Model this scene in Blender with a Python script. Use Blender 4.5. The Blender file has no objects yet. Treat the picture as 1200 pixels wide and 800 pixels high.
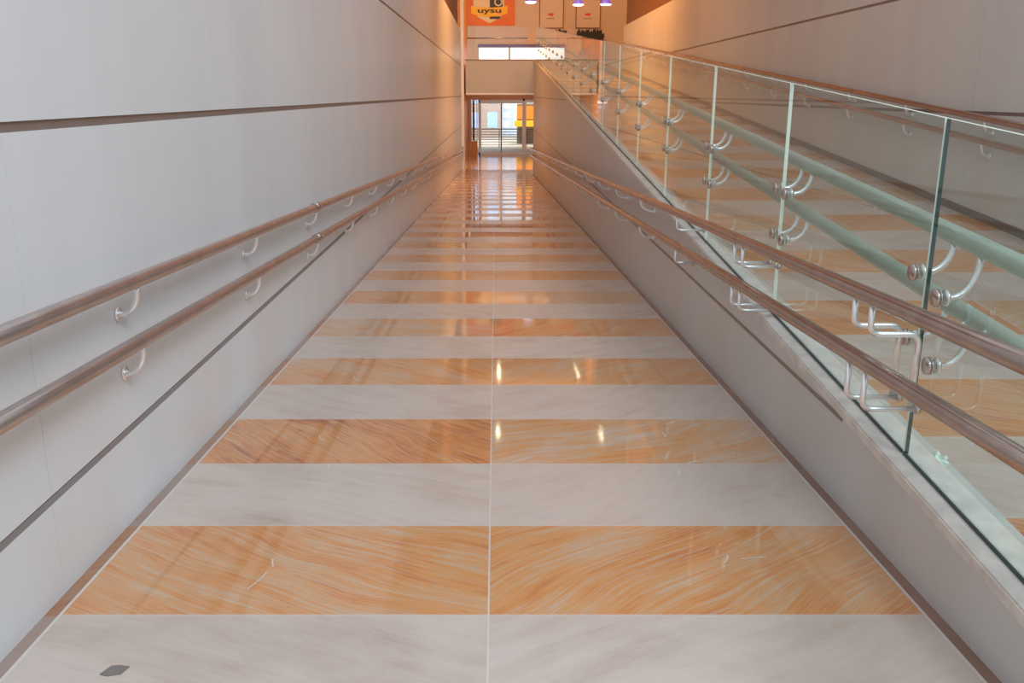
import bpy, bmesh, math, random
from mathutils import Vector
random.seed(7)
S = bpy.context.scene
COL = S.collection
EYE = 1.42
SD = 0.0416        # fall of the descending ramp
SA = 0.0771        # rise of the ascending ramp
def zd(y): return -SD*y                       # descending floor
def cap(y): return EYE-1.427+SA*y             # top of the parapet coping
def za(y): return EYE-1.655+SA*y              # ascending floor
XL, XR = -1.369, 1.347                        # wall faces of the descending ramp
XG, XW = 1.42, 4.17                           # glass plane, far right wall
YE = 37.6                                     # foot of the ramp, edge of the upper floor
YB = 52.0                                      # back wall of the upper floor
YP = 33.4                                     # end of the parapet
ZU = EYE+1.30                                 # upper floor level
ZLO = zd(YE)                                  # lower lobby level

# ------------------------------------------------------------------ materials
def srgb(r, g, b):
    f = lambda c: (c/255/12.92) if c/255 <= .04045 else ((c/255+.055)/1.055)**2.4
    return (f(r), f(g), f(b), 1)
def mat(name):
    m = bpy.data.materials.new(name); m.use_nodes = True
    nt = m.node_tree; b = nt.nodes.get('Principled BSDF')
    return m, nt, b
def plain(name, col, rough=.5, metal=0, spec=.5, noise=0.06, scale=6, emit=None, es=1, coat=0):
    m, nt, b = mat(name)
    b.inputs['Roughness'].default_value = rough; b.inputs['Metallic'].default_value = metal
    b.inputs['Specular IOR Level'].default_value = spec
    b.inputs['Coat Weight'].default_value = coat
    if noise:
        tc = nt.nodes.new('ShaderNodeTexCoord'); n = nt.nodes.new('ShaderNodeTexNoise')
        n.inputs['Scale'].default_value = scale; n.inputs['Detail'].default_value = 4
        nt.links.new(tc.outputs['Object'], n.inputs['Vector'])
        r = nt.nodes.new('ShaderNodeValToRGB')
        r.color_ramp.elements[0].position = .3; r.color_ramp.elements[1].position = .7
        r.color_ramp.elements[0].color = tuple(c*(1-noise) for c in col[:3])+(1,)
        r.color_ramp.elements[1].color = tuple(min(1, c*(1+noise)) for c in col[:3])+(1,)
        nt.links.new(n.outputs['Fac'], r.inputs['Fac']); nt.links.new(r.outputs['Color'], b.inputs['Base Color'])
    else:
        b.inputs['Base Color'].default_value = col
    if emit:
        b.inputs['Emission Color'].default_value = emit; b.inputs['Emission Strength'].default_value = es
    return m
class NB:
    def __init__(s, nt): s.nt = nt
    def n(s, t, **k):
        x = s.nt.nodes.new(t)
        for a, v in k.items(): setattr(x, a, v)
        return x
    def m(s, op, a, b=None, c=None):
        x = s.nt.nodes.new('ShaderNodeMath'); x.operation = op
        for i, v in enumerate((a, b, c)):
            if v is None: continue
            if isinstance(v, (int, float)): x.inputs[i].default_value = v
            else: s.nt.links.new(v, x.inputs[i])
        return x.outputs[0]
    def mix(s, f, a, b, blend='MIX'):
        x = s.nt.nodes.new('ShaderNodeMix'); x.data_type = 'RGBA'; x.blend_type = blend
        for i, v in ((0, f), (6, a), (7, b)):
            if isinstance(v, (int, float, tuple)): x.inputs[i].default_value = v
            else: s.nt.links.new(v, x.inputs[i])
        return x.outputs[2]
    def ramp(s, f, els):
        x = s.nt.nodes.new('ShaderNodeValToRGB'); r = x.color_ramp
        while len(r.elements) < len(els): r.elements.new(.5)
        for e, (p, c) in zip(r.elements, els): e.position = p; e.color = c
        s.nt.links.new(f, x.inputs[0]); return x.outputs[0]
    def xyz(s, x, y, z):
        c = s.nt.nodes.new('ShaderNodeCombineXYZ')
        for i, v in enumerate((x, y, z)):
            if isinstance(v, (int, float)): c.inputs[i].default_value = v
            else: s.nt.links.new(v, c.inputs[i])
        return c.outputs[0]
    def noise(s, vec, scale, detail=5, rough=.6, dist=0):
        x = s.nt.nodes.new('ShaderNodeTexNoise')
        x.inputs['Scale'].default_value = scale; x.inputs['Detail'].default_value = detail
        x.inputs['Roughness'].default_value = rough; x.inputs['Distortion'].default_value = dist
        s.nt.links.new(vec, x.inputs['Vector']); return x.outputs['Fac']
def marble(name, y0, period, xj, xe=None, border=False, dark=1.0):
    """striped stone paving: bands of ochre veined marble between bands of cream marble"""
    m, nt, b = mat(name); N = NB(nt); L = nt.links.new
    tc = N.n('ShaderNodeTexCoord'); sp = N.n('ShaderNodeSeparateXYZ'); L(tc.outputs['Object'], sp.inputs[0])
    X, Y = sp.outputs[0], sp.outputs[1]
    t = N.m('DIVIDE', N.m('SUBTRACT', Y, y0), period)
    idx = N.m('FLOOR', t); fr = N.m('FRACT', t)
    par = N.m('FLOORED_MODULO', idx, 2.0)             # 0 = ochre
    side = N.m('GREATER_THAN', X, xj)
    wn = N.n('ShaderNodeTexWhiteNoise', noise_dimensions='3D'); L(N.xyz(idx, side, 3.3), wn.inputs['Vector'])
    ws = N.n('ShaderNodeSeparateColor'); L(wn.outputs['Color'], ws.inputs[0])
    r1, r2, r3 = ws.outputs[0], ws.outputs[1], ws.outputs[2]
    # veins: coordinates turned by a random angle per slab and stretched
    ang = N.m('ADD', N.m('MULTIPLY', r1, .45), N.m('MULTIPLY', side, .1))
    ang = N.m('MULTIPLY', N.m('ADD', ang, .38), N.m('SUBTRACT', N.m('MULTIPLY', side, 2.0), 1.0))
    ca, sa = N.m('COSINE', ang), N.m('SINE', ang)
    U = N.m('ADD', N.m('MULTIPLY', X, ca), N.m('MULTIPLY', Y, sa))
    V = N.m('SUBTRACT', N.m('MULTIPLY', Y, ca), N.m('MULTIPLY', X, sa))
    off = N.m('MULTIPLY', r2, 40.0)
    warp = N.noise(N.xyz(X, Y, off), .9, 2, .5)
    V2 = N.m('ADD', V, N.m('MULTIPLY', warp, .35))
    vec = N.xyz(N.m('MULTIPLY', U, 1.3), N.m('MULTIPLY', V2, 9.0), off)
    v1 = N.noise(vec, 1.1, 8, .7, .15)
    vec2 = N.xyz(N.m('MULTIPLY', U, 3), N.m('MULTIPLY', V2, 75.0), off)
    v2 = N.noise(vec2, 1.0, 6, .7, .05)
    cloud = N.noise(N.xyz(X, Y, off), 2.0, 7, .65, .2)
    k = N.m('ADD', N.m('MULTIPLY', v1, .42), N.m('ADD', N.m('MULTIPLY', v2, .40), N.m('MULTIPLY', cloud, .30)))
    k = N.m('ADD', k, N.m('MULTIPLY', N.m('SUBTRACT', r3, .5), .14))
    och = N.ramp(k, [(.39, srgb(166, 108, 84)), (.46, srgb(204, 134, 86)), (.535, srgb(214, 152, 100)),
                     (.60, srgb(207, 162, 122)), (.69, srgb(200, 180, 164))])
    fine = N.noise(N.xyz(N.m('MULTIPLY', U, 2), N.m('MULTIPLY', V2, 70), off), 1.0, 3, .5)
    och = N.mix(N.m('MULTIPLY', N.m('GREATER_THAN', fine, .58), .40), och, srgb(205, 180, 155))
    kc = N.m('ADD', N.m('MULTIPLY', v1, .5), N.m('MULTIPLY', cloud, .5))
    cr = N.ramp(kc, [(.3, srgb(182, 160, 146)), (.46, srgb(201, 183, 170)), (.56, srgb(208, 193, 181)), (.7, srgb(192, 176, 166))])
    cr = N.mix(N.m('MULTIPLY', r1, .25), cr, srgb(194, 174, 162))
    colr = N.mix(par, och, cr)
    # joints
    g = .006/period
    jy = N.m('ADD', N.m('LESS_THAN', fr, g), N.m('GREATER_THAN', fr, 1-g))
    jx = N.m('LESS_THAN', N.m('ABSOLUTE', N.m('SUBTRACT', X, xj)), .0028)
    far = N.m('LESS_THAN', Y, 60.0)
    jy = N.m('MULTIPLY', jy, .45)
    jt = N.m('MAXIMUM', jy, jx)
    if xe:
        je = N.m('MAXIMUM', N.m('LESS_THAN', X, xe[0]), N.m('GREATER_THAN', X, xe[1]))
        jt = N.m('MAXIMUM', jt, je)
    if not border: colr = N.mix(N.m('MINIMUM', jt, 1.0), colr, srgb(214, 204, 196))
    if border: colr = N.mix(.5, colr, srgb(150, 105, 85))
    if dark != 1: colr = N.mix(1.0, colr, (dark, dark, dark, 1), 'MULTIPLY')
    L(colr, b.inputs['Base Color'])
    smudge = N.noise(N.xyz(X, Y, 0), 3.0, 3, .6)
    ro = N.m('ADD', N.m('MULTIPLY', par, .17), N.m('ADD', .03, N.m('MULTIPLY', smudge, .04)))
    L(ro, b.inputs['Roughness'])
    b.inputs['Specular IOR Level'].default_value = .65
    return m
def wallmat(name, col, col2):
    m, nt, b = mat(name); N = NB(nt); L = nt.links.new
    tc = N.n('ShaderNodeTexCoord'); sp = N.n('ShaderNodeSeparateXYZ'); L(tc.outputs['Object'], sp.inputs[0])
    v = N.noise(N.xyz(sp.outputs[0], N.m('MULTIPLY', sp.outputs[1], 1.6), N.m('MULTIPLY', sp.outputs[2], .25)), 1.3, 4, .55)
    c = N.ramp(v, [(.3, col), (.7, col2)])
    L(c, b.inputs['Base Color'])
    L(N.m('ADD', .30, N.m('MULTIPLY', v, .12)), b.inputs['Roughness'])
    b.inputs['Specular IOR Level'].default_value = .35
    return m
def glassmat(name, tint, ior=1.5):
    m = bpy.data.materials.new(name); m.use_nodes = True; nt = m.node_tree; nt.nodes.clear()
    o = nt.nodes.new('ShaderNodeOutputMaterial'); mx = nt.nodes.new('ShaderNodeMixShader')
    fr = nt.nodes.new('ShaderNodeFresnel'); fr.inputs['IOR'].default_value = ior
    geo = nt.nodes.new('ShaderNodeNewGeometry')
    t = nt.nodes.new('ShaderNodeBsdfTransparent'); t.inputs[0].default_value = tint
    g = nt.nodes.new('ShaderNodeBsdfGlossy'); g.inputs['Roughness'].default_value = 0.01; g.inputs[0].default_value = (.95, 1, .98, 1)
    # the back faces of the pane only transmit, the front faces carry the mirror image
    ml = nt.nodes.new('ShaderNodeMath'); ml.operation = 'MULTIPLY'
    sb = nt.nodes.new('ShaderNodeMath'); sb.operation = 'SUBTRACT'; sb.inputs[0].default_value = .80
    nt.links.new(geo.outputs['Backfacing'], sb.inputs[1])
    f2 = nt.nodes.new('ShaderNodeMath'); f2.operation = 'MULTIPLY'; f2.inputs[1].default_value = 2
    f3 = nt.nodes.new('ShaderNodeMath'); f3.operation = 'ADD'; f3.inputs[1].default_value = 1
    f4 = nt.nodes.new('ShaderNodeMath'); f4.operation = 'DIVIDE'          # both faces of a slab: 2F / (1 + F)
    nt.links.new(fr.outputs[0], f2.inputs[0]); nt.links.new(fr.outputs[0], f3.inputs[0])
    nt.links.new(f2.outputs[0], f4.inputs[0]); nt.links.new(f3.outputs[0], f4.inputs[1])
    nt.links.new(f4.outputs[0], ml.inputs[0]); nt.links.new(sb.outputs[0], ml.inputs[1])
    nt.links.new(ml.outputs[0], mx.inputs[0]); nt.links.new(t.outputs[0], mx.inputs[1]); nt.links.new(g.outputs[0], mx.inputs[2])
    nt.links.new(mx.outputs[0], o.inputs['Surface'])
    return m

M = {}
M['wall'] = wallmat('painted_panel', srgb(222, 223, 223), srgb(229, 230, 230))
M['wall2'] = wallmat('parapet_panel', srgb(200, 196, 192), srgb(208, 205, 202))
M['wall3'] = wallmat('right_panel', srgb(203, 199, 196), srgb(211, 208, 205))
M['groove'] = plain('groove_metal', srgb(138, 120, 110), .4, .1)
M['groove_lt'] = plain('groove_light', srgb(150, 148, 150), .35, .3)
M['rail'] = plain('rail_metal', (.56, .475, .44, 1), .30, .85, noise=.10, scale=9)
M['rail_brown'] = plain('rail_brown_metal', (.47, .36, .31, 1), .23, .85, noise=.12, scale=9)
M['railg'] = plain('rail_green_cast', (.41, .48, .41, 1), .36, .35, noise=.05)  # green cast from the glass put into the base colour
M['steel'] = plain('polished_steel', (.95, .95, .97, 1), .30, .9, noise=.02)
M['steel_dark'] = plain('steel_disc', (.62, .55, .52, 1), .22, 1, noise=.04)
M['stone'] = plain('coping_stone', srgb(218, 208, 200), .5, noise=.13, scale=14)
M['stone_pale'] = plain('pale_border_stone', srgb(196, 196, 188), .2, noise=.06, scale=4)
M['skirt'] = plain('dark_skirting', srgb(112, 104, 98), .3)
M['glass'] = glassmat('balustrade_glass', (.925, .968, .945, 1))
M['glass_clear'] = glassmat('clear_glass', (.95, .97, .97, 1))
M['edge_glow'] = plain('glass_edge_glow', srgb(214, 228, 216), .25, noise=0, emit=srgb(196, 216, 202), es=.22)  # light caught in the glass edges, added as emission
M['edge_far'] = plain('glass_edge_far', srgb(160, 172, 160), .3, noise=0)  # duller copy of the edge, without the added glow
M['edge_dark'] = plain('glass_edge_dark', srgb(10, 62, 62), .2, noise=0)
M['seal'] = plain('dark_seal', srgb(45, 66, 66), .35, noise=0)
M['brown'] = plain('brown_bulkhead', srgb(120, 82, 52), .6)
M['white'] = plain('white_frame', srgb(236, 235, 238), .4, noise=.02)
M['fascia'] = plain('grey_fascia', srgb(188, 184, 180), .5, noise=.03, scale=1)
M['orange'] = plain('orange_panel', srgb(226, 100, 22), .5, noise=.06, scale=1)
M['orange_wood'] = plain('orange_wood', srgb(214, 138, 66), .4, noise=.1, scale=2)
M['pinkwall'] = plain('warm_plaster', srgb(216, 184, 160), .6, noise=.03, scale=.6)
M['board'] = plain('pale_board', srgb(220, 190, 168), .6, noise=.02)
M['frame_brown'] = plain('brown_frame', srgb(120, 70, 48), .5)
M['red'] = plain('red_mark', srgb(214, 40, 32), .5, noise=0)
M['ink'] = plain('black_ink', srgb(30, 26, 30), .5, noise=0)
M['yellow'] = plain('yellow_ribbon', srgb(250, 176, 20), .5, noise=0)
M['cream'] = plain('cream_print', srgb(232, 196, 150), .5, noise=0)
M['plant'] = plain('dark_foliage', srgb(34, 30, 26), .6, noise=.4, scale=30)
M['violet'] = plain('violet_shade', srgb(96, 84, 190), .4, noise=0, emit=srgb(110, 90, 220), es=.5)
M['lamp'] = plain('lamp_glow', (1, 1, 1, 1), .5, noise=0, emit=(1, .97, 1, 1), es=6)
M['tube'] = plain('tube_glow', (1, 1, 1, 1), .5, noise=0, emit=(1, .86, .55, 1), es=20)
M['ceiling'] = plain('ceiling_paint', srgb(150, 126, 104), .7, noise=.03)
M['black_metal'] = plain('black_metal', srgb(40, 44, 52), .4)
M['concrete'] = plain('outdoor_paving', srgb(176, 160, 140), .5)
M['facade'] = plain('pale_facade', srgb(205, 215, 230), .5, noise=.05)
M['tape'] = plain('grey_tape', srgb(132, 122, 116), .5)
M['scrap'] = plain('white_paper', srgb(226, 240, 232), .6, noise=0)
M['scuff'] = plain('scuff_white', srgb(222, 208, 192), .5, noise=0)
M['sidewall'] = plain('violet_trim', srgb(110, 90, 140), .5, noise=0)

# ------------------------------------------------------------------ mesh helpers
def newobj(name, bm, m, parent=None, smooth=False):
    me = bpy.data.meshes.new(name)
    bmesh.ops.recalc_face_normals(bm, faces=bm.faces)
    bm.to_mesh(me); bm.free()
    ms = m if isinstance(m, (list, tuple)) else [m]
    for x in ms: me.materials.append(x)
    if smooth:
        for p in me.polygons: p.use_smooth = True
    o = bpy.data.objects.new(name, me); COL.objects.link(o)
    if parent:
        o.parent = parent
        o.matrix_parent_inverse = world_inv(parent)
    return o
def world_loc(o):
    v = Vector((0, 0, 0))
    while o: v += o.location; o = o.parent
    return v
def world_inv(parent):
    from mathutils import Matrix
    # parents are only ever translated
    p = parent; v = Vector((0, 0, 0))
    if p.type == 'EMPTY': v = p.location.copy()
    return Matrix.Translation(-v)
def box(bm, x0, x1, y0, y1, z0, z1, mi=0):
    vs = [bm.verts.new(c) for c in ((x0,y0,z0),(x1,y0,z0),(x1,y1,z0),(x0,y1,z0),(x0,y0,z1),(x1,y0,z1),(x1,y1,z1),(x0,y1,z1))]
    fs = []
    for q in ((0,1,2,3),(4,5,6,7),(0,1,5,4),(1,2,6,5),(2,3,7,6),(3,0,4,7)):
        f = bm.faces.new([vs[i] for i in q]); f.material_index = mi; fs.append(f)
    return vs, fs
def slopebox(bm, x0, x1, y0, y1, f0, f1, mi=0):
    """box between two sloping surfaces f0(y) (bottom) and f1(y) (top)"""
    vs = [bm.verts.new(c) for c in ((x0,y0,f0(y0)),(x1,y0,f0(y0)),(x1,y1,f0(y1)),(x0,y1,f0(y1)),
                                    (x0,y0,f1(y0)),(x1,y0,f1(y0)),(x1,y1,f1(y1)),(x0,y1,f1(y1)))]
    fs = []
    for q in ((0,1,2,3),(4,5,6,7),(0,1,5,4),(1,2,6,5),(2,3,7,6),(3,0,4,7)):
        f = bm.faces.new([vs[i] for i in q]); f.material_index = mi; fs.append(f)
    return vs, fs
def poly_yz(bm, pts, x0, x1, mi=0):
    a = [bm.verts.new((x0, y, z)) for y, z in pts]; b = [bm.verts.new((x1, y, z)) for y, z in pts]
    bm.faces.new(a); bm.faces.new(b[::-1]); n = len(pts)
    for i in range(n): bm.faces.new((a[i], b[i], b[(i+1) % n], a[(i+1) % n]))
def poly_xz(bm, pts, y0, y1, mi=0):
    a = [bm.verts.new((x, y0, z)) for x, z in pts]; b = [bm.verts.new((x, y1, z)) for x, z in pts]
    fs = [bm.faces.new(a), bm.faces.new(b[::-1])]; n = len(pts)
    for i in range(n): fs.append(bm.faces.new((a[i], b[i], b[(i+1) % n], a[(i+1) % n])))
    for f in fs: f.material_index = mi
def tube(bm, pts, r, seg=14, capped=True):
    pts = [Vector(p) for p in pts]; rings = []
    n = len(pts); t0 = (pts[1]-pts[0]).normalized()
    up = Vector((0, 0, 1)) if abs(t0.z) < .9 else Vector((0, 1, 0))
    u = t0.cross(up).normalized()
    for i, p in enumerate(pts):
        if i == 0: t = (pts[1]-pts[0])
        elif i == n-1: t = (pts[-1]-pts[-2])
        else: t = (pts[i+1]-pts[i]).normalized()+(pts[i]-pts[i-1]).normalized()
        t.normalize(); u = (u-t*u.dot(t)).normalized(); v = t.cross(u)
        rr = r[i] if isinstance(r, (list, tuple)) else r
        rings.append([bm.verts.new(p+(u*math.cos(a)+v*math.sin(a))*rr) for a in [2*math.pi*k/seg for k in range(seg)]])
    for a, b in zip(rings, rings[1:]):
        for k in range(seg): bm.faces.new((a[k], a[(k+1) % seg], b[(k+1) % seg], b[k]))
    if capped: bm.faces.new(rings[0][::-1]); bm.faces.new(rings[-1])
def disc(bm, c, axis, prof, seg=24):
    """lathe: prof = [(offset along axis, radius), ...]"""
    c = Vector(c); ax = Vector(axis).normalized()
    tube(bm, [c+ax*o for o, _ in prof], [r for _, r in prof], seg)
def fillet(pts, r, n=6):
    pts = [Vector(p) for p in pts]; out = [pts[0]]
    for a, b, c in zip(pts, pts[1:], pts[2:]):
        d1 = (a-b).normalized(); d2 = (c-b).normalized()
        p, q = b+d1*r, b+d2*r
        for i in range(n+1):
            t = i/n; out.append(p*(1-t)**2+b*2*t*(1-t)+q*t*t)
    out.append(pts[-1]); return out
def tag(o, label=None, cat=None, group=None, kind=None):
    if label: o['label'] = label
    if cat: o['category'] = cat
    if group: o['group'] = group
    if kind: o['kind'] = kind
    return o
def empty(name, loc, label, cat, group=None):
    o = bpy.data.objects.new(name, None); o.empty_display_size = .1
    COL.objects.link(o); o.location = loc
    return tag(o, label, cat, group)
def struct(name, bm, m, smooth=False):
    return tag(newobj(name, bm, m, None, smooth), kind='structure')

# ------------------------------------------------------------------ the setting
P0, PER = 2.430, .6455
bm = bmesh.new()
slopebox(bm, XL+.045, XR-.042, 1.8, YE, lambda y: zd(y)-.15, zd)
struct('floor', bm, marble('ramp_paving', P0, PER, -.022, (XL+.055, XR-.052)))
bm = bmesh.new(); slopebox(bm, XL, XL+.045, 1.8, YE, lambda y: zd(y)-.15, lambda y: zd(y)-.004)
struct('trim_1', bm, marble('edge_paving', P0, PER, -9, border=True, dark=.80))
bm = bmesh.new(); slopebox(bm, XR-.042, XR, 1.8, YE, lambda y: zd(y)-.15, lambda y: zd(y)-.004)
struct('trim_2', bm, plain('brown_edge_stone', srgb(150, 116, 100), .25, noise=.12, scale=3))
bm = bmesh.new(); box(bm, XL, XW, -7, 1.8, -.3, -.080)
struct('floor_landing', bm, marble('landing_paving', P0, PER, -.022))
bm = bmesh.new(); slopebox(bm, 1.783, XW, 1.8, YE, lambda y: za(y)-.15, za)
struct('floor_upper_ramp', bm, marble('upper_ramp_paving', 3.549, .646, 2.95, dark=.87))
bm = bmesh.new(); slopebox(bm, 1.50, 1.783, 1.8, YE, lambda y: za(y)-.15, za)
struct('trim_3', bm, M['stone_pale'])

TOP = EYE+2.40
def rows(levels, top, bottom):
    r = []; z = top
    for g in levels: r.append((g+.015, z)); z = g-.015
    r.append((bottom, z)); return r
# left wall: panel rows with open grooves in front of a brown backing
bm = bmesh.new()
seams = [-7, -6.2, -3.27, -.35, 2.57, 5.5] + [5.5+2.93*k for k in range(1, 11)] + [37.5]
for a, b in zip(seams, seams[1:]):
    for z0, z1 in rows([EYE+1.07, EYE-.09, EYE-1.21], TOP, -1.9):
        box(bm, XL-.05, XL, a+.0015, b-.0015, z0, z1)
struct('wall_left', bm, M['wall'])
bm = bmesh.new(); box(bm, XL-.20, XL-.007, -7, 37.5, -1.9, TOP-.01); struct('trim_4', bm, M['groove'])
bm = bmesh.new(); box(bm, XL-.0068, XL-.002, -7, 37.5, EYE-1.2249, EYE-1.2001); struct('trim_5', bm, M['groove_lt'])
# far right wall
bm = bmesh.new()
seams = [1.0-8, -4, -.9] + [2.1+3.05*k for k in range(10)] + [31.2]
for a, b in zip(seams, seams[1:]):
    for z0, z1 in rows([EYE+.945, EYE-.16], EYE+2.13, -.6):
        box(bm, XW, XW+.05, a+.0015, b-.0015, z0, z1)
struct('wall_right', bm, M['wall3'])
bm = bmesh.new(); box(bm, XW+.007, XW+.20, -7, 31.2, -.6, EYE+2.12); struct('trim_6', bm, M['groove'])
bm = bmesh.new(); slopebox(bm, XW-.014, XW+.001, 1.8, 31.2, lambda y: za(y)-.01, lambda y: za(y)+.065)
tag(newobj('baseboard_right', bm, M['skirt']), kind='structure')
# brown bulkheads set back above the panelled walls
bm = bmesh.new(); box(bm, XL-.30, XL-.12, 8, 37.5, TOP-.02, 8.0); struct('wall_upper_left', bm, M['brown'])
bm = bmesh.new(); box(bm, XW+.08, XW+.30, 10, 31.2, EYE+2.11, 8.0); struct('wall_upper_right', bm, M['brown'])
# parapet between the ramps
YS = 1.2
bm = bmesh.new()
poly_yz(bm, [(YS, -.4), (YP, zd(YP)-.1), (YP, cap(YP)-.045), (YS, cap(YS)-.045)], XR, 1.50)
struct('wall_parapet', bm, M['wall2'])
bm = bmesh.new()
slopebox(bm, XR-.006, 1.515, YS-.01, YP+.004, lambda y: cap(y)-.045, cap)
bmesh.ops.bevel(bm, geom=bm.edges[:], offset=.006, segments=2, affect='EDGES')
struct('trim_7', bm, M['stone'])
bm = bmesh.new()
for zr, ys in ((EYE-.11, 18.0), (EYE-1.22, 3.32)):
    box(bm, XR-.0025, XR+.01, ys, YP, zr-.009, zr+.009)
struct('trim_8', bm, M['groove'])

# upper floor, its fascia and lower lobby
bm = bmesh.new(); box(bm, -1.20, 9, YE, YB+.2, EYE, ZU); struct('floor_upper', bm, M['fascia'])
bm = bmesh.new(); box(bm, -1.20, XR-.0+1.2, YE-.04, YE, EYE-.03, EYE+.035); struct('trim_9', bm, M['white'])
bm = bmesh.new(); box(bm, -1.22, 9, YE-.03, YE, ZU-.03, ZU+.02); struct('trim_10', bm, M['groove'])
bm = bmesh.new(); box(bm, -1.20, 6, YE, 46.6, EYE-.05, EYE-.005); struct('ceiling_lobby', bm, M['pinkwall'])
bm = bmesh.new(); box(bm, -3, 6, YE, 47.3, ZLO-.15, ZLO)
m_lob = plain('lobby_stone', srgb(214, 170, 122), .10, noise=.08, scale=2); struct('floor_lobby', bm, m_lob)
bm = bmesh.new(); box(bm, -1.60, -1.40, YE-.1, 47, ZLO-.1, 8); struct('wall_lobby', bm, M['orange_wood'])
bm = bmesh.new(); box(bm, 5.8, 6, YP, 47, ZLO-.1, EYE); struct('wall_lobby_right', bm, M['orange_wood'])
bm = bmesh.new(); box(bm, 1.55, 4.2, YP+.0, YP+.2, ZLO-.1, EYE+.6); struct('wall_ramp_end', bm, M['wall2'])
# post at the end of the left wall
o = bmesh.new(); box(o, -1.395, -1.265, 37.45, 37.6, ZLO-.01, 8.0)
bmesh.ops.bevel(o, geom=o.edges[:], offset=.01, segments=2, affect='EDGES')
struct('trim_11', o, M['white'])
# ceiling over the far half, open daylight roof over the near half
bm = bmesh.new(); box(bm, -3.5, 10, 17, YB+.2, 8.0, 8.2); struct('ceiling', bm, M['ceiling'])

# back wall of the upper floor with the long window
YB = 52.0
kx = lambda px, y: (px-581)/1063*(y*.9647-.2632*3)     # photo column -> metres at depth y
def kz(py, y):                                        # photo row -> height at depth y
    t = (400-py)/1063
    # (y*sin + z*cos)/(y*cos - z*sin) = t
    return EYE+y*(t*.9647-.2632)/(.9647+t*.2632)
wx0, wx1, wz1 = kx(560, YB), kx(657, YB), kz(53, YB)
bm = bmesh.new()
box(bm, -2.2, wx0, YB, YB+.2, ZU, 8); box(bm, wx1, 8.2, YB, YB+.2, ZU, 8); box(bm, wx0, wx1, YB, YB+.2, wz1, 8)
struct('wall_back', bm, M['pinkwall'])
w = empty('window_1', (0, YB, ZU), None, None); del_keys = None
w['kind'] = 'structure'
bm = bmesh.new()
for x in (wx0, kx(597, YB), wx1): box(bm, x-.05, x+.05, YB-.02, YB+.1, ZU, wz1)
newobj('window_frame', bm, M['groove_lt'], w)
bm = bmesh.new(); box(bm, wx0, wx1, YB-.03, YB+.05, wz1-.12, wz1+.06); newobj('head_trim', bm, M['sidewall'], w)
bm = bmesh.new(); box(bm, wx0, wx1, YB+.05, YB+.06, ZU, wz1)
newobj('pane', bm, plain('bright_pane', (.95, .97, 1, 1), .2, noise=0, emit=(.92, .97, 1, 1), es=.8), w)

# right end wall of the upper floor
bm = bmesh.new(); box(bm, 8.2, 8.4, 31, YB+.2, ZU, 8); struct('wall_far_right', bm, M['brown'])

# lower entrance: sliding doors, side windows
YD = 47.0
def X(px): return kx(px, YD)
dz0, dz1 = ZLO, kz(117.5, YD)
bm = bmesh.new()
box(bm, -1.4, X(551), YD, YD+.15, ZLO, EYE); box(bm, X(551), X(559), YD, YD+.15, ZLO, kz(165.5, YD))
box(bm, X(551), 5.8, YD, YD+.15, dz1+.02, EYE)
struct('wall_entrance', bm, M['orange_wood'])
def framebox(bm, x0, x1, z0, z1, y0, y1, w):
    box(bm, x0, x0+w, y0, y1, z0, z1); box(bm, x1-w, x1, y0, y1, z0, z1)
    box(bm, x0+w, x1-w, y0, y1, z0, z0+w); box(bm, x0+w, x1-w, y0, y1, z1-w, z1)
w = empty('window_2', (X(555), YD, ZLO), None, None); w['kind'] = 'structure'
bm = bmesh.new(); framebox(bm, X(551), X(559), kz(165.5, YD), dz1, YD-.03, YD+.05, .045); newobj('window_frame', bm, M['white'], w)
bm = bmesh.new(); box(bm, X(551)+.04, X(559)-.04, YD, YD+.01, kz(165.5, YD)+.04, dz1-.04); newobj('pane', bm, M['glass_clear'], w)
d = empty('door_1', (X(589), YD, ZLO), None, None); d['kind'] = 'structure'
bm = bmesh.new()
box(bm, X(560), X(562.3), YD-.05, YD+.06, dz0, dz1); box(bm, X(614), X(617.5), YD-.08, YD+.06, dz0, dz1)
box(bm, X(560), X(627), YD-.05, YD+.06, dz1-.10, dz1+.02); box(bm, X(560), X(627), YD-.05, YD+.06, dz0, dz0+.10)
newobj('door_frame', bm, M['white'], d)
for a, b in ((562.3, 588.0), (587.2, 614)):
    bm = bmesh.new(); framebox(bm, X(a), X(b), dz0+.1, dz1-.1, YD-.02, YD+.02, .05)
    o = newobj('sliding_leaf', bm, M['white'], d)
    bm = bmesh.new(); box(bm, X(a)+.05, X(b)-.05, YD-.004, YD+.004, dz0+.15, dz1-.15); newobj('pane', bm, M['glass_clear'], o)
bm = bmesh.new(); box(bm, X(617.5), X(627), YD-.004, YD+.004, dz0+.1, dz1-.1); newobj('side_pane', bm, M['glass_clear'], d)
bm = bmesh.new(); disc(bm, (X(614.5), YD-.10, dz1+.02), (0, 1, 0), [(0, .02), (.01, .06), (.06, .06)]); newobj('door_sensor', bm, M['ink'], d, True)

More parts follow.
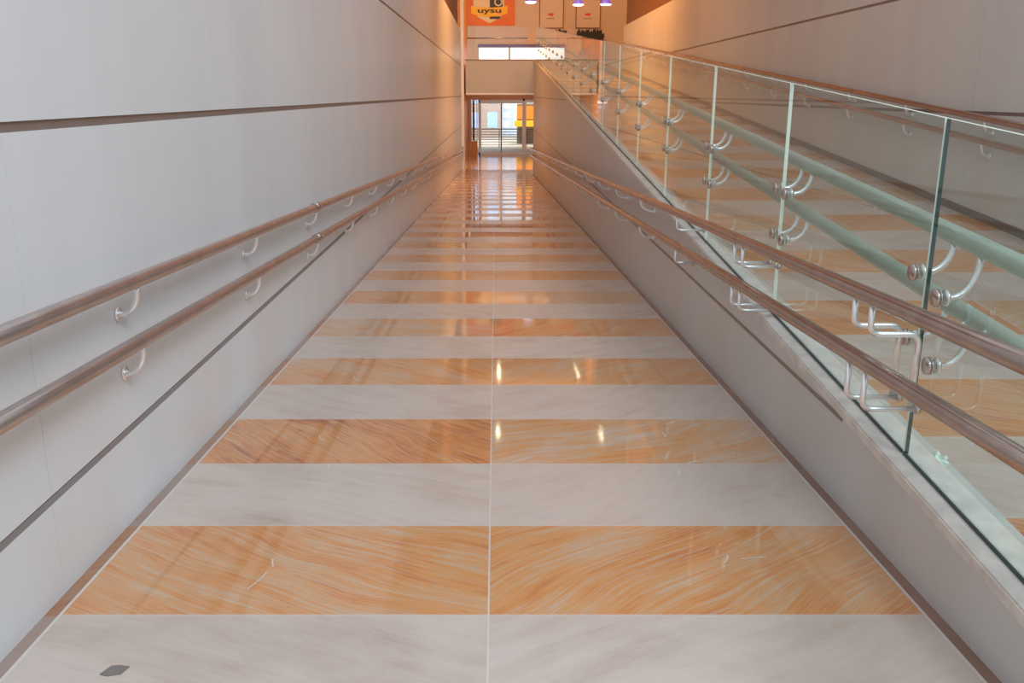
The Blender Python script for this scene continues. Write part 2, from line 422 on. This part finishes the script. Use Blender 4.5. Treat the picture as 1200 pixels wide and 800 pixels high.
# beyond the doors
bm = bmesh.new(); box(bm, -9, 12, YD+.15, 75, ZLO-.2, ZLO-.02); struct('ground_outside', bm, M['concrete'])
YR = 54.0
r = empty('metal_railing', (0, YR, ZLO-.02), 'dark metal railing with horizontal bars outside the glass entrance doors', 'railing')
bm = bmesh.new()
for k in range(6): tube(bm, [(-3, YR, ZLO+.15+k*.14), (5, YR, ZLO+.15+k*.14)], .018, 8)
newobj('bars', bm, M['black_metal'], r, True)
bm = bmesh.new(); tube(bm, [(-3, YR, ZLO+1.02), (5, YR, ZLO+1.02)], .03, 10); newobj('top_rail', bm, M['black_metal'], r, True)
for k in range(6):
    bm = bmesh.new(); box(bm, -3+1.6*k-.02, -3+1.6*k+.02, YR-.02, YR+.02, ZLO-.02, ZLO+1.02); newobj('post', bm, M['black_metal'], r)
def facade(name, label, x0, x1, y, z1, m, wm, nx, nz):
    t = empty(name, ((x0+x1)/2, y, ZLO-.02), label, 'building')
    bm = bmesh.new(); box(bm, x0, x1, y, y+1, ZLO-.02, z1); newobj('wall', bm, m, t)
    for i in range(nx):
        for j in range(nz):
            a = x0+(i+.2)*(x1-x0)/nx; b = x0+(i+.8)*(x1-x0)/nx
            c = ZLO+.5+(j+.1)*(z1-ZLO-.5)/nz; e = ZLO+.5+(j+.75)*(z1-ZLO-.5)/nz
            bm = bmesh.new(); box(bm, a, b, y-.03, y+.01, c, e); newobj('facade_window', bm, wm, t)
M['facwin'] = plain('sky_window', srgb(150, 175, 205), .1, noise=.1)
facade('street_building', 'grey brick building with blue windows beyond the left sliding door', -3.2, .35, 66, EYE+2.5, plain('grey_brick', srgb(150, 128, 116), .7, noise=.15), M['facwin'], 3, 3)
facade('street_building', 'pale blue-white building seen through the right sliding door', .4, 2.0, 70, EYE+.2, M['facade'], M['white'], 2, 4)
b_ = empty('shop_kiosk', (3.2, 58, ZLO-.02), 'orange shop front with a yellow band right of the entrance doors', 'shop')
bm = bmesh.new(); box(bm, 1.35, 5.5, 58, 60, ZLO-.02, EYE-.6); newobj('wall', bm, plain('shop_brown', srgb(120, 92, 60), .6), b_)
bm = bmesh.new(); box(bm, 1.33, 5.5, 57.9, 58.02, EYE-1.5, EYE-.75); newobj('sign_panel', bm, plain('shop_orange', srgb(236, 120, 30), .5, noise=.04, emit=srgb(236, 110, 20), es=.35), b_)
bm = bmesh.new(); box(bm, 1.15, 5.5, 57.6, 58.0, EYE-1.95, EYE-1.6); newobj('counter_band', bm, plain('shop_yellow', srgb(246, 186, 40), .5, noise=.04, emit=srgb(246, 170, 30), es=.35), b_)
bm = bmesh.new(); box(bm, -1.22, -1.12, 49.0, 49.6, ZLO-.02, EYE+.2); tag(newobj('entrance_pillar', bm, plain('dark_red_paint', srgb(80, 40, 32), .5)), 'dark red pillar outside behind the narrow left side window', 'pillar')

# ------------------------------------------------------------------ banner, boards, lamps, plants
YN = YB-.05
t = empty('hanging_banner', (kx(575, YB), YN, kz(30, YB)), 'orange banner with a shield emblem and yellow ribbon on the upper back wall', 'banner')
bm = bmesh.new(); box(bm, kx(541, YB), kx(603, YB), YN-.03, YN+.04, kz(30, YB), 7.9); newobj('cloth', bm, M['orange'], t)
bxz = lambda pts: [(kx(a, YB), kz(b, YB)) for a, b in pts]
bm = bmesh.new(); poly_xz(bm, bxz([(556, -22), (590, -22), (591, 8), (588, 20), (573.5, 27.5), (560, 20), (555, 8)]), YN-.045, YN-.031); newobj('shield', bm, M['cream'], t)
bm = bmesh.new()
poly_xz(bm, bxz([(574, -20), (589, -20), (589, 9), (574, 9)]), YN-.055, YN-.046)
newobj('shield_dark_half', bm, M['ink'], t)
bm = bmesh.new(); poly_xz(bm, bxz([(573.5, 19.5), (588, 19.5), (584, 22.5), (574, 22.5)]), YN-.055, YN-.046); newobj('shield_dark_tip', bm, M['ink'], t)
bm = bmesh.new(); cx, cz = kx(584, YB), kz(2.5, YB); n = 28
ro, ri = .22, .15
A = [bm.verts.new((cx+ro*math.cos(2*math.pi*i/n), YN-.062, cz+ro*math.sin(2*math.pi*i/n))) for i in range(n)]
B = [bm.verts.new((cx+ri*math.cos(2*math.pi*i/n), YN-.062, cz+ri*math.sin(2*math.pi*i/n))) for i in range(n)]
for i in range(n): bm.faces.new((A[i], A[(i+1) % n], B[(i+1) % n], B[i]))
newobj('ring_emblem', bm, M['cream'], t)
bm = bmesh.new()
up = [(552, 7), (560, 8.5), (573, 9.3), (586, 8.5), (595, 6.6)]; lo = [(594.5, 16.2), (586, 18.6), (573, 20), (560, 18.6), (552.3, 16)]
poly_xz(bm, bxz(up+lo), YN-.085, YN-.066); newobj('ribbon', bm, M['yellow'], t)
def text(s, name, px0, px1, py0, py1, yy, m, parent, flat=0):
    cu = bpy.data.curves.new(name, 'FONT'); cu.body = s; cu.extrude = .004; cu.size = 1; cu.offset = .025
    o = bpy.data.objects.new(name, cu); COL.objects.link(o)
    bpy.context.view_layer.update()
    dg = bpy.context.evaluated_depsgraph_get(); me = bpy.data.meshes.new_from_object(o.evaluated_get(dg))
    bpy.data.objects.remove(o); bpy.data.curves.remove(cu)
    xs = [v.co.x for v in me.vertices]; ys = [v.co.y for v in me.vertices]
    x0, x1, z0, z1 = kx(px0, YB), kx(px1, YB), kz(py1, YB), kz(py0, YB)
    for v in me.vertices:
        a = (v.co.x-min(xs))/(max(xs)-min(xs)); c = (v.co.y-min(ys))/(max(ys)-min(ys))
        v.co = (x0+a*(x1-x0), yy-v.co.z, z0+c*(z1-z0))
    me.materials.append(m)
    o = bpy.data.objects.new(name, me); COL.objects.link(o); o.parent = parent; o.matrix_parent_inverse = world_inv(parent)
    return o
text('uysu', 'lettering', 560.0, 587.2, 11.2, 17.2, YN-.09, M['ink'], t)
for i, (a, b, lab) in enumerate(((631.5, 660, 'left of two pale framed wall boards with a small red animal mark'),
                                 (674, 703, 'right of two pale framed wall boards, above the dark plants'))):
    t = empty('wall_board', (kx((a+b)/2, YB), YN, kz(33.5, YB)), lab, 'board', 'framed boards on the upper back wall')
    bm = bmesh.new(); framebox(bm, kx(a, YB), kx(b, YB), kz(33.5, YB), 7.2, YN-.05, YN+.04, .045); newobj('frame', bm, M['frame_brown'], t)
    bm = bmesh.new(); box(bm, kx(a, YB)+.045, kx(b, YB)-.045, YN-.02, YN+.04, kz(33.5, YB)+.045, 7.155); newobj('panel', bm, M['board'], t)
    c = (a+b)/2-1+(.5 if i else 0)
    bm = bmesh.new()
    pts = [(c-4, 17.0), (c-2.5, 16), (c+1, 15.6), (c+3.8, 15.8), (c+3.6, 17.2), (c+2, 17.4), (c+2.6, 18.9), (c+1.4, 19.6), (c-.2, 18.0), (c-2.4, 18.0)]
    poly_xz(bm, bxz(pts), YN-.035, YN-.021); newobj('red_mark', bm, M['red'], t)
    bm = bmesh.new()
    for k in range(6): box(bm, kx(c-4.5+k*1.5, YB), kx(c-4.5+k*1.5+1.0, YB), YN-.03, YN-.021, kz(22.3, YB), kz(21.2, YB))
    newobj('caption_marks', bm, M['frame_brown'], t)
YL = 44.0
for px, py, lab in ((621.8, 2.2, 'violet pendant lamp hanging left of the two framed boards'),
                    (677.3, 5.2, 'violet pendant lamp hanging left in front of the right framed board'),
                    (709.5, 4.8, 'violet pendant lamp hanging rightmost on the upper floor')):
    x = (px-581)/1063*(YL*.9647-.9); z = kz(py, YL)
    t = empty('pendant_lamp', (x, YL, z), lab, 'lamp', 'pendant lamps over the upper floor')
    bm = bmesh.new(); disc(bm, (x, YL, z), (0, 0, 1), [(0, .25), (.03, .255), (.10, .20), (.17, .16), (.30, .12), (.34, .03)]); newobj('shade', bm, M['violet'], t, True)
    bm = bmesh.new(); disc(bm, (x, YL, z-.05), (0, 0, 1), [(0, .20), (.03, .245), (.049, .245)]); newobj('bulb_lens', bm, M['lamp'], t, True)
    bm = bmesh.new(); tube(bm, [(x, YL, z+.33), (x, YL, 8)], .012, 8); newobj('cord', bm, M['ink'], t)
def plant(px0, px1, py, pyb, lab, n):
    x0, x1 = kx(px0, YB), kx(px1, YB); yb = YB-1.2
    zt, z0 = kz(py, YB), kz(pyb, YB)
    t = empty('leafy_plant', ((x0+x1)/2, yb, ZU), lab, 'plant', 'dark plants in front of the back wall')
    bm = bmesh.new(); box(bm, x0, x1, yb-.2, yb+.2, ZU, z0); newobj('planter', bm, M['orange_wood'], t)
    bm = bmesh.new()
    for k in range(n):
        x = x0+(x1-x0)*random.random(); h = (zt-z0)*(.6+.4*random.random()); w = .10
        dx = random.uniform(-.12, .12); y = yb+random.uniform(-.15, .15)
        p = [(x-w*.3, y, z0-.05), (x-w+dx*.5, y, z0+h*.5), (x+dx, y, z0+h), (x+w+dx*.5, y+.02, z0+h*.5), (x+w*.3, y, z0-.05)]
        bm.faces.new([bm.verts.new(q) for q in p])
    newobj('foliage', bm, M['plant'], t)
plant(675, 703, 34, 49, 'broad dark leafy plant below the right framed board', 44)
plant(648, 660, 35, 42, 'small dark plant below the left framed board', 10)
bm = bmesh.new()
poly_xz(bm, [(kx(a, 49)*.98, kz(b, 49)) for a, b in ((640, 34), (648, 36), (705, 49), (698, 51), (684, 58), (672, 70), (640, 70))], 48.7, 48.9)
box(bm, kx(640, 49), kx(684, 49), 48.7, 48.9, ZU, kz(68, 49))
tag(newobj('stair_balustrade', bm, plain('stair_orange', srgb(226, 150, 100), .5, noise=.05)), 'orange sloping balustrade wall on the upper floor in front of the plants', 'balustrade')

# upper floor glass guard
YG = YE+.12
gt = EYE+(kz(31, YG)-EYE)
g = empty('glass_guard', (0, YG, ZU), 'clear glass guard along the edge of the upper floor', 'balustrade')
for a, b in ((-1.2, .02), (.04, 1.26)):
    bm = bmesh.new(); box(bm, a, b, YG-.006, YG+.006, ZU, gt); newobj('pane', bm, M['glass_clear'], g)
hr = empty('handrail', (0, YG+.12, ZU), 'grey handrail fixed behind the upper floor glass guard', 'handrail')
zr = kz(44.5, YG)
bm = bmesh.new(); tube(bm, fillet([(-1.15, YG+.12, zr), (1.26, YG+.12, zr)], .01), .028, 12); newobj('tube', bm, M['rail'], hr, True)
for x in (-1.0, .02, .85, 1.15):
    bm = bmesh.new(); tube(bm, fillet([(x, YG-.012, zr-.12), (x, YG+.12, zr-.12), (x, YG+.12, zr-.02)], .06), .010, 8)
    disc(bm, (x, YG-.035, zr-.12), (0, 1, 0), [(0, .028), (.02, .028)]); newobj('bracket', bm, M['steel'], hr, True)

# ------------------------------------------------------------------ glass balustrade on the parapet
J0, JP = 2.930, 1.585
GT = 1.128                 # glass height above the coping
def ordn(i): return ['first', 'second', 'third', 'fourth', 'fifth', 'sixth', 'seventh', 'eighth', 'ninth', 'tenth', 'eleventh', 'twelfth', 'thirteenth',
     'fourteenth', 'fifteenth', 'sixteenth', 'seventeenth', 'eighteenth', 'nineteenth', 'twentieth'][i]
for k in range(20):
    a = J0+JP*(k-1)+.006; b = J0+JP*k-.006
    if k == 19: b = YP
    if a >= YP: break
    lab = {0: 'nearest clear glass balustrade pane, cut off by the right edge of the photo'}.get(k, '%s glass balustrade pane on the parapet counted from the near end' % ordn(k))
    t = empty('balustrade_pane', (XG, (a+b)/2, cap((a+b)/2)), lab, 'glass pane', 'glass panes along the parapet')
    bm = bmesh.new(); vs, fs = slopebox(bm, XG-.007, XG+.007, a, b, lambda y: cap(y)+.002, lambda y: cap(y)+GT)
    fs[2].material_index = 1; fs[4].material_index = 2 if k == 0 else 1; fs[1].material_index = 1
    newobj('pane', bm, [M['glass'], M['edge_glow'] if k < 7 else M['edge_far'], M['edge_dark']], t)
    bm = bmesh.new(); slopebox(bm, XG-.013, XG-.0085, a, b, lambda y: cap(y), lambda y: cap(y)+.012)
    newobj('base_seal', bm, M['seal'], t)

# ------------------------------------------------------------------ handrails
def rail_tube(x, y0, y1, zf, r, m, parent, ret=0, near_ret=0):
    """straight tube following the slope zf; ret = sideways return to the wall at the far end"""
    bm = bmesh.new()
    n = 24; core = [(x, y0+(y1-y0)*i/n, zf(y0+(y1-y0)*i/n)) for i in range(n+1)]
    if ret:
        core = core[:-1]+[Vector(p) for p in fillet([core[-2], core[-1], (x+ret, y1, zf(y1))], .06)[1:]]
    tube(bm, core, r, 24); return newobj('tube', bm, m, parent, True)
def arc_bracket(parent, wx, rx, y, zr, drop=.125, rr=.028, r=.0105, dm=None, gap=0, dr=.027):
    """disc on the wall at wx, curved arm up to the underside of the rail at rx"""
    s = 1 if rx > wx else -1; L = abs(rx-wx)
    bm = bmesh.new()
    pts = [(wx+s*.004, y, zr-drop)]
    for i in range(9):
        a = i/8*math.pi/2
        pts.append((wx+s*(L*.22+(L*.78)*math.sin(a)), y, zr-drop+(drop-rr+.004)*(1-math.cos(a))))
    tube(bm, pts, r, 10); o = newobj('bracket', bm, M['steel'], parent, True)
    bm = bmesh.new()
    disc(bm, (wx, y, zr-drop), (s, 0, 0), [(.0005, dr), (.008, dr), (.011, dr*.8), (.0112, dr*.5), (.018, dr*.45)], 20)
    newobj('wall_disc', bm, M['steel'], o, True)
    return o
RR = .0275
# left wall
for h, lab in ((.905, 'upper brown metal handrail on the left wall of the descending ramp'),
               (.683, 'lower brown metal handrail on the left wall of the descending ramp')):
    x = -1.287; zf = lambda y: zd(y)+h+.004
    t = empty('handrail', (x, 1.2, zf(1.2)), lab, 'handrail', 'handrails of the descending ramp')
    rail_tube(x, 1.0, 37.3, zf, RR, M['rail'], t, ret=-.08)
    for k in range(21): arc_bracket(t, XL, x, 3.19+1.67*k, zf(3.19+1.67*k))
    y = 3.19+1.67*2
    bm = bmesh.new(); tube(bm, [(x, y-.07, zf(y-.07)), (x, y+.07, zf(y+.07))], RR+.006, 24); newobj('sleeve', bm, M['steel_dark'], t, True)
# parapet side of the descending ramp
def l_bracket(parent, wx, rx, y, zr, drop, post=None, r=.0085):
    bm = bmesh.new()
    pts = [(rx, y, zr-RR+.004), (rx, y, zr-RR-drop), (wx, y, zr-RR-drop)]
    if post: pts = pts[:-1]+[(wx-.03, y, zr-RR-drop), (wx-.03, y, post)]
    tube(bm, fillet(pts, .035, 7), r, 12)
    o = newobj('bracket', bm, M['steel'], parent, True)
    if not post:
        bm = bmesh.new(); disc(bm, (wx, y, zr-RR-drop), (-1, 0, 0), [(.0005, .018), (.010, .018), (.013, .012)], 18); newobj('wall_disc', bm, M['steel_dark'], o, True)
    return o
XS = 1.22
for h, lab, up in ((.905, 'upper brown metal handrail on the parapet side, passing in front of the glass', True),
                   (.683, 'lower brown metal handrail on the parapet side, passing in front of the glass', False)):
    zf = lambda y: zd(y)+h
    t = empty('handrail', (XS, 1.2, zf(1.2)), lab, 'handrail', 'handrails of the descending ramp')
    rail_tube(XS, .9, 33.0, zf, RR, M['rail_brown'], t, ret=.12)
    gx = XG-.009
    zlow = lambda y: zd(y)+.683-RR-.13
    for y in (J0-.07, J0+.07):
        if up: l_bracket(t, gx, XS, y, zf(y), .095, post=zlow(y)+.012, r=.0105)
        else: l_bracket(t, gx, XS, y, zf(y), .13, r=.0095)
    for y in (J0+JP-.075, J0+JP+.075): l_bracket(t, gx, XS, y, zf(y), .10)
    y = J0+2*JP
    l_bracket(t, gx if up else XR, XS, y, zf(y), .09)
    for k in range(3, 19):
        y = J0+JP*k
        arc_bracket(t, XR, XS, y, zf(y))
# glass side of the ascending ramp
XA = 1.53
for d, dd, lab in ((.684, .81, 'upper handrail behind the glass, painted with its green cast, beside the ascending ramp'),
                   (.912, 1.036, 'lower handrail behind the glass, painted with its green cast, beside the ascending ramp')):
    zf = lambda y: EYE-d+SA*y
    t = empty('handrail', (XA, 1.4, zf(1.4)), lab, 'handrail', 'handrails of the ascending ramp')
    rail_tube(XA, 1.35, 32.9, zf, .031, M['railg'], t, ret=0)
    for k in range(19):
        for s in (-1, 1):
            y = J0+JP*k+s*.075-(.03 if (k == 0 and s == -1) else 0)
            low = .035 if (k == 0 and s == -1) else 0      # this arm has slipped lower than its neighbours
            o = arc_bracket(t, XG+.0085, XA, y, zf(y), drop=dd-d+low, rr=.031, r=.0115)
            bm = bmesh.new(); disc(bm, (XG-.0085, y, zf(y)-(dd-d)-low), (-1, 0, 0), [(.0003, .029), (.003, .029), (.0032, .024), (.006, .024), (.0062, .029), (.014, .029), (.016, .027)], 22)
            newobj('glass_disc', bm, M['steel_dark'], o, True)
# far right wall
XF = 4.09
for d, lab in ((.80, 'upper brown metal handrail on the far right wall of the ascending ramp'),
               (.985, 'lower brown metal handrail on the far right wall of the ascending ramp')):
    zf = lambda y: EYE-d+SA*y
    t = empty('handrail', (XF, 1.4, zf(1.4)), lab, 'handrail', 'handrails of the ascending ramp')
    rail_tube(XF, 1.5, 31.0, zf, RR, M['rail_brown'], t, ret=.08)
    for k in range(-3, 15):
        arc_bracket(t, XW, XF, 7.80+1.545*k, zf(7.80+1.545*k), r=.014)

# ------------------------------------------------------------------ small things on the floor
def onramp(px, py):
    t = (400-py)/1063
    Y_ = EYE/((.2632-t*.9647)/(.9647+t*.2632)-SD)
    Z_ = zd(Y_); zc = Y_*.9647-(Z_-EYE)*.2632
    return (px-581)/1063*zc, Y_, Z_
x, y, z = onramp(135, 786)
bm = bmesh.new()
pts = [(-.035, -.018), (-.02, .022), (.0, .026), (.032, .02), (.022, -.016), (-.01, -.026)]
a = [bm.verts.new((x+p, y+q, zd(y+q)+.0005)) for p, q in pts]; b = [bm.verts.new((x+p, y+q, zd(y+q)+.0025)) for p, q in pts]
bm.faces.new(a); bm.faces.new(b)
for i in range(6): bm.faces.new((a[i], a[(i+1) % 6], b[(i+1) % 6], b[i]))
tag(newobj('tape_scrap', bm, M['tape']), 'small grey tape scrap on the cream floor band at the lower left', 'scrap')
bm = bmesh.new()
def arcmark(px, py, L, a0, bend, w=.0022):
    x, y, _ = onramp(px, py); n = 7; pts = []
    for i in range(n+1):
        a = a0+bend*(i/n-.5); pts.append((x, y)); x += math.cos(a)*L/n; y += math.sin(a)*L/n
    for (x0, y0), (x1, y1) in zip(pts, pts[1:]):
        dx, dy = x1-x0, y1-y0; l = math.hypot(dx, dy); nx, ny = -dy/l*w, dx/l*w
        bm.faces.new([bm.verts.new((p, q, zd(q)+.0012)) for p, q in ((x0-nx, y0-ny), (x1-nx, y1-ny), (x1+nx, y1+ny), (x0+nx, y0+ny))])
for px, py, L, a0, bd in ((375, 510, .10, -1.0, 1.2), (378, 552, .09, 1.6, 1.2), (415, 441, .12, -1.0, 1.3), (320, 655, .06, -1.3, .3), (848, 660, .07, 1.2, .6),
                          (868, 655, .09, .1, -.3), (795, 556, .05, 1.4, .4), (806, 543, .07, .4, -.4), (780, 512, .07, 1.6, .1), (850, 385, .12, .5, 1.4),
                          (705, 392, .10, 1.0, .8), (440, 392, .12, 2.2, -1.3), (905, 580, .08, .5, 1.2), (290, 690, .12, 1.3, .3), (736, 372, .15, .3, .6)):
    arcmark(px, py, L, a0, bd)
for k in range(16):
    px, py = random.gauss(865, 28), random.gauss(520, 22); x, y, _ = onramp(px, py)
    r_ = random.uniform(.002, .006)
    bm.faces.new([bm.verts.new((x+r_*math.cos(q)*1.6, y+r_*math.sin(q), zd(y+r_*math.sin(q))+.0012)) for q in (0, 1, 2.1, 3.1, 4.2, 5.2)])
tag(newobj('scuff_marks', bm, M['scuff']), 'thin pale scuff marks and plaster specks scattered on the ramp paving', 'scuff marks', kind='stuff')
# crumpled scrap beyond the glass
yy = 3.27; xx = 1.71; bm = bmesh.new()
bmesh.ops.create_icosphere(bm, subdivisions=3, radius=.045)
for v in bm.verts:
    n = v.co.normalized(); f = 1+.35*math.sin(7*n.x+3)*math.cos(6*n.y)+.2*math.sin(15*n.z+9*n.x)
    v.co = Vector((xx+n.x*.036*f, yy+n.y*.045*f, za(yy)+.03+n.z*.03*f))
tag(newobj('paper_scrap', bm, M['scrap']), 'crumpled white paper scrap on the floor just behind the glass', 'scrap')

# ------------------------------------------------------------------ light
LAMPS = []
def refl_point(px, py, zc=7.96):
    x, y, z = onramp(px, py); d = Vector((x, y, z-EYE)).normalized()
    n = Vector((0, SD, 1)).normalized(); r = d-2*d.dot(n)*n
    t = (zc-z)/r.z; return Vector((x, y, z))+r*t
for (px, ya, yb_), lab in (((584.5, 430, 442), 'small warm ceiling light mirrored near the centre joint of the ramp'),
                       ((673.5, 430, 442), 'small warm ceiling light mirrored right of the centre joint, far band'),
                       ((583.5, 503, 510), 'small warm ceiling light mirrored near the centre joint, near band'),
                       ((703, 504, 513), 'small warm ceiling light mirrored right of the centre joint, near band')):
    a = refl_point(px, ya); b = refl_point(px, yb_)
    bm = bmesh.new(); w = .035
    tube(bm, [a+Vector((0, 0, -.04)), Vector((a.x, b.y, b.z-.04))], w, 12)
    t = empty('ceiling_light', (a.x, (a.y+b.y)/2, 7.96), lab, 'ceiling light', 'linear ceiling lights')
    newobj('diffuser', bm, M['tube'], t, True); LAMPS.append((a+b)/2); pass
    bm = bmesh.new(); box(bm, a.x-.09, a.x+.09, min(a.y, b.y)-.1, max(a.y, b.y)+.1, 7.97, 8.0); newobj('housing', bm, M['white'], t)

def area(name, loc, size, sizey, col, power, target=None, rot=None, spread=None):
    l = bpy.data.lights.new(name, 'AREA'); l.shape = 'RECTANGLE'; l.size = size; l.size_y = sizey
    l.color = col; l.energy = power
    if spread: l.spread = spread
    o = bpy.data.objects.new(name, l); COL.objects.link(o); o.location = loc
    if target is not None:
        o.rotation_euler = (Vector(target)-Vector(loc)).to_track_quat('-Z', 'Y').to_euler()
    return o
def point(name, loc, col, power, r=.06):
    l = bpy.data.lights.new(name, 'POINT'); l.color = col; l.energy = power; l.shadow_soft_size = r
    o = bpy.data.objects.new(name, l); COL.objects.link(o); o.location = loc
for y, e in ((9, 90), (17, 250), (25, 330)):
    area('warm_wash', (1.4, y, 7.2), 5, 1.6, (1, .54, .25), e, (1.4, y+9, 0.5))
area('upper_wash', (2.5, 39, 7.6), 7, 2, (1, .56, .24), 900, (2.5, 51, 3))
area('wall_wash', (2.2, 22.5, 6.6), 1.5, .8, (1, .45, .12), 420, (4.17, 30, 3.2))
area('left_wash', (1.0, 27, 6.8), 2, .8, (1, .50, .18), 150, (-1.37, 35, 2.5))
area('lobby_light', (0.6, 38.3, EYE-.2), 3, .4, (1, .86, .70), 110, (0.6, 46.5, -.9))
area('sky_light', (5.0, -4.5, 10.2), 6, 4, (.74, .87, 1), 1080, (-1.4, 4, 1))
area('facade_fill', (1, 57, 6), 8, 4, (.9, .95, 1), 3200, (1, 66, 0))  # added fill to brighten the buildings beyond the doors, no street lamp
W = bpy.data.worlds.new('World'); S.world = W; W.use_nodes = True
bg = W.node_tree.nodes['Background']; bg.inputs[0].default_value = (.86, .92, 1, 1); bg.inputs[1].default_value = .80

# ------------------------------------------------------------------ camera
cam = bpy.data.cameras.new('Camera'); co = bpy.data.objects.new('Camera', cam); COL.objects.link(co)
co.location = (0, 0, EYE); co.rotation_euler = (math.radians(90-15.26), 0, 0)
cam.sensor_width = 36; cam.lens = 1063/1200*36; cam.shift_x = 19/1200; cam.clip_end = 300
S.camera = co
S.view_settings.view_transform = 'Standard'; S.view_settings.look = 'None'
S.view_settings.exposure = 0; S.view_settings.gamma = 1
S.cycles.max_bounces = 8; S.cycles.transparent_max_bounces = 16; S.cycles.glossy_bounces = 5
S.cycles.sample_clamp_indirect = 4
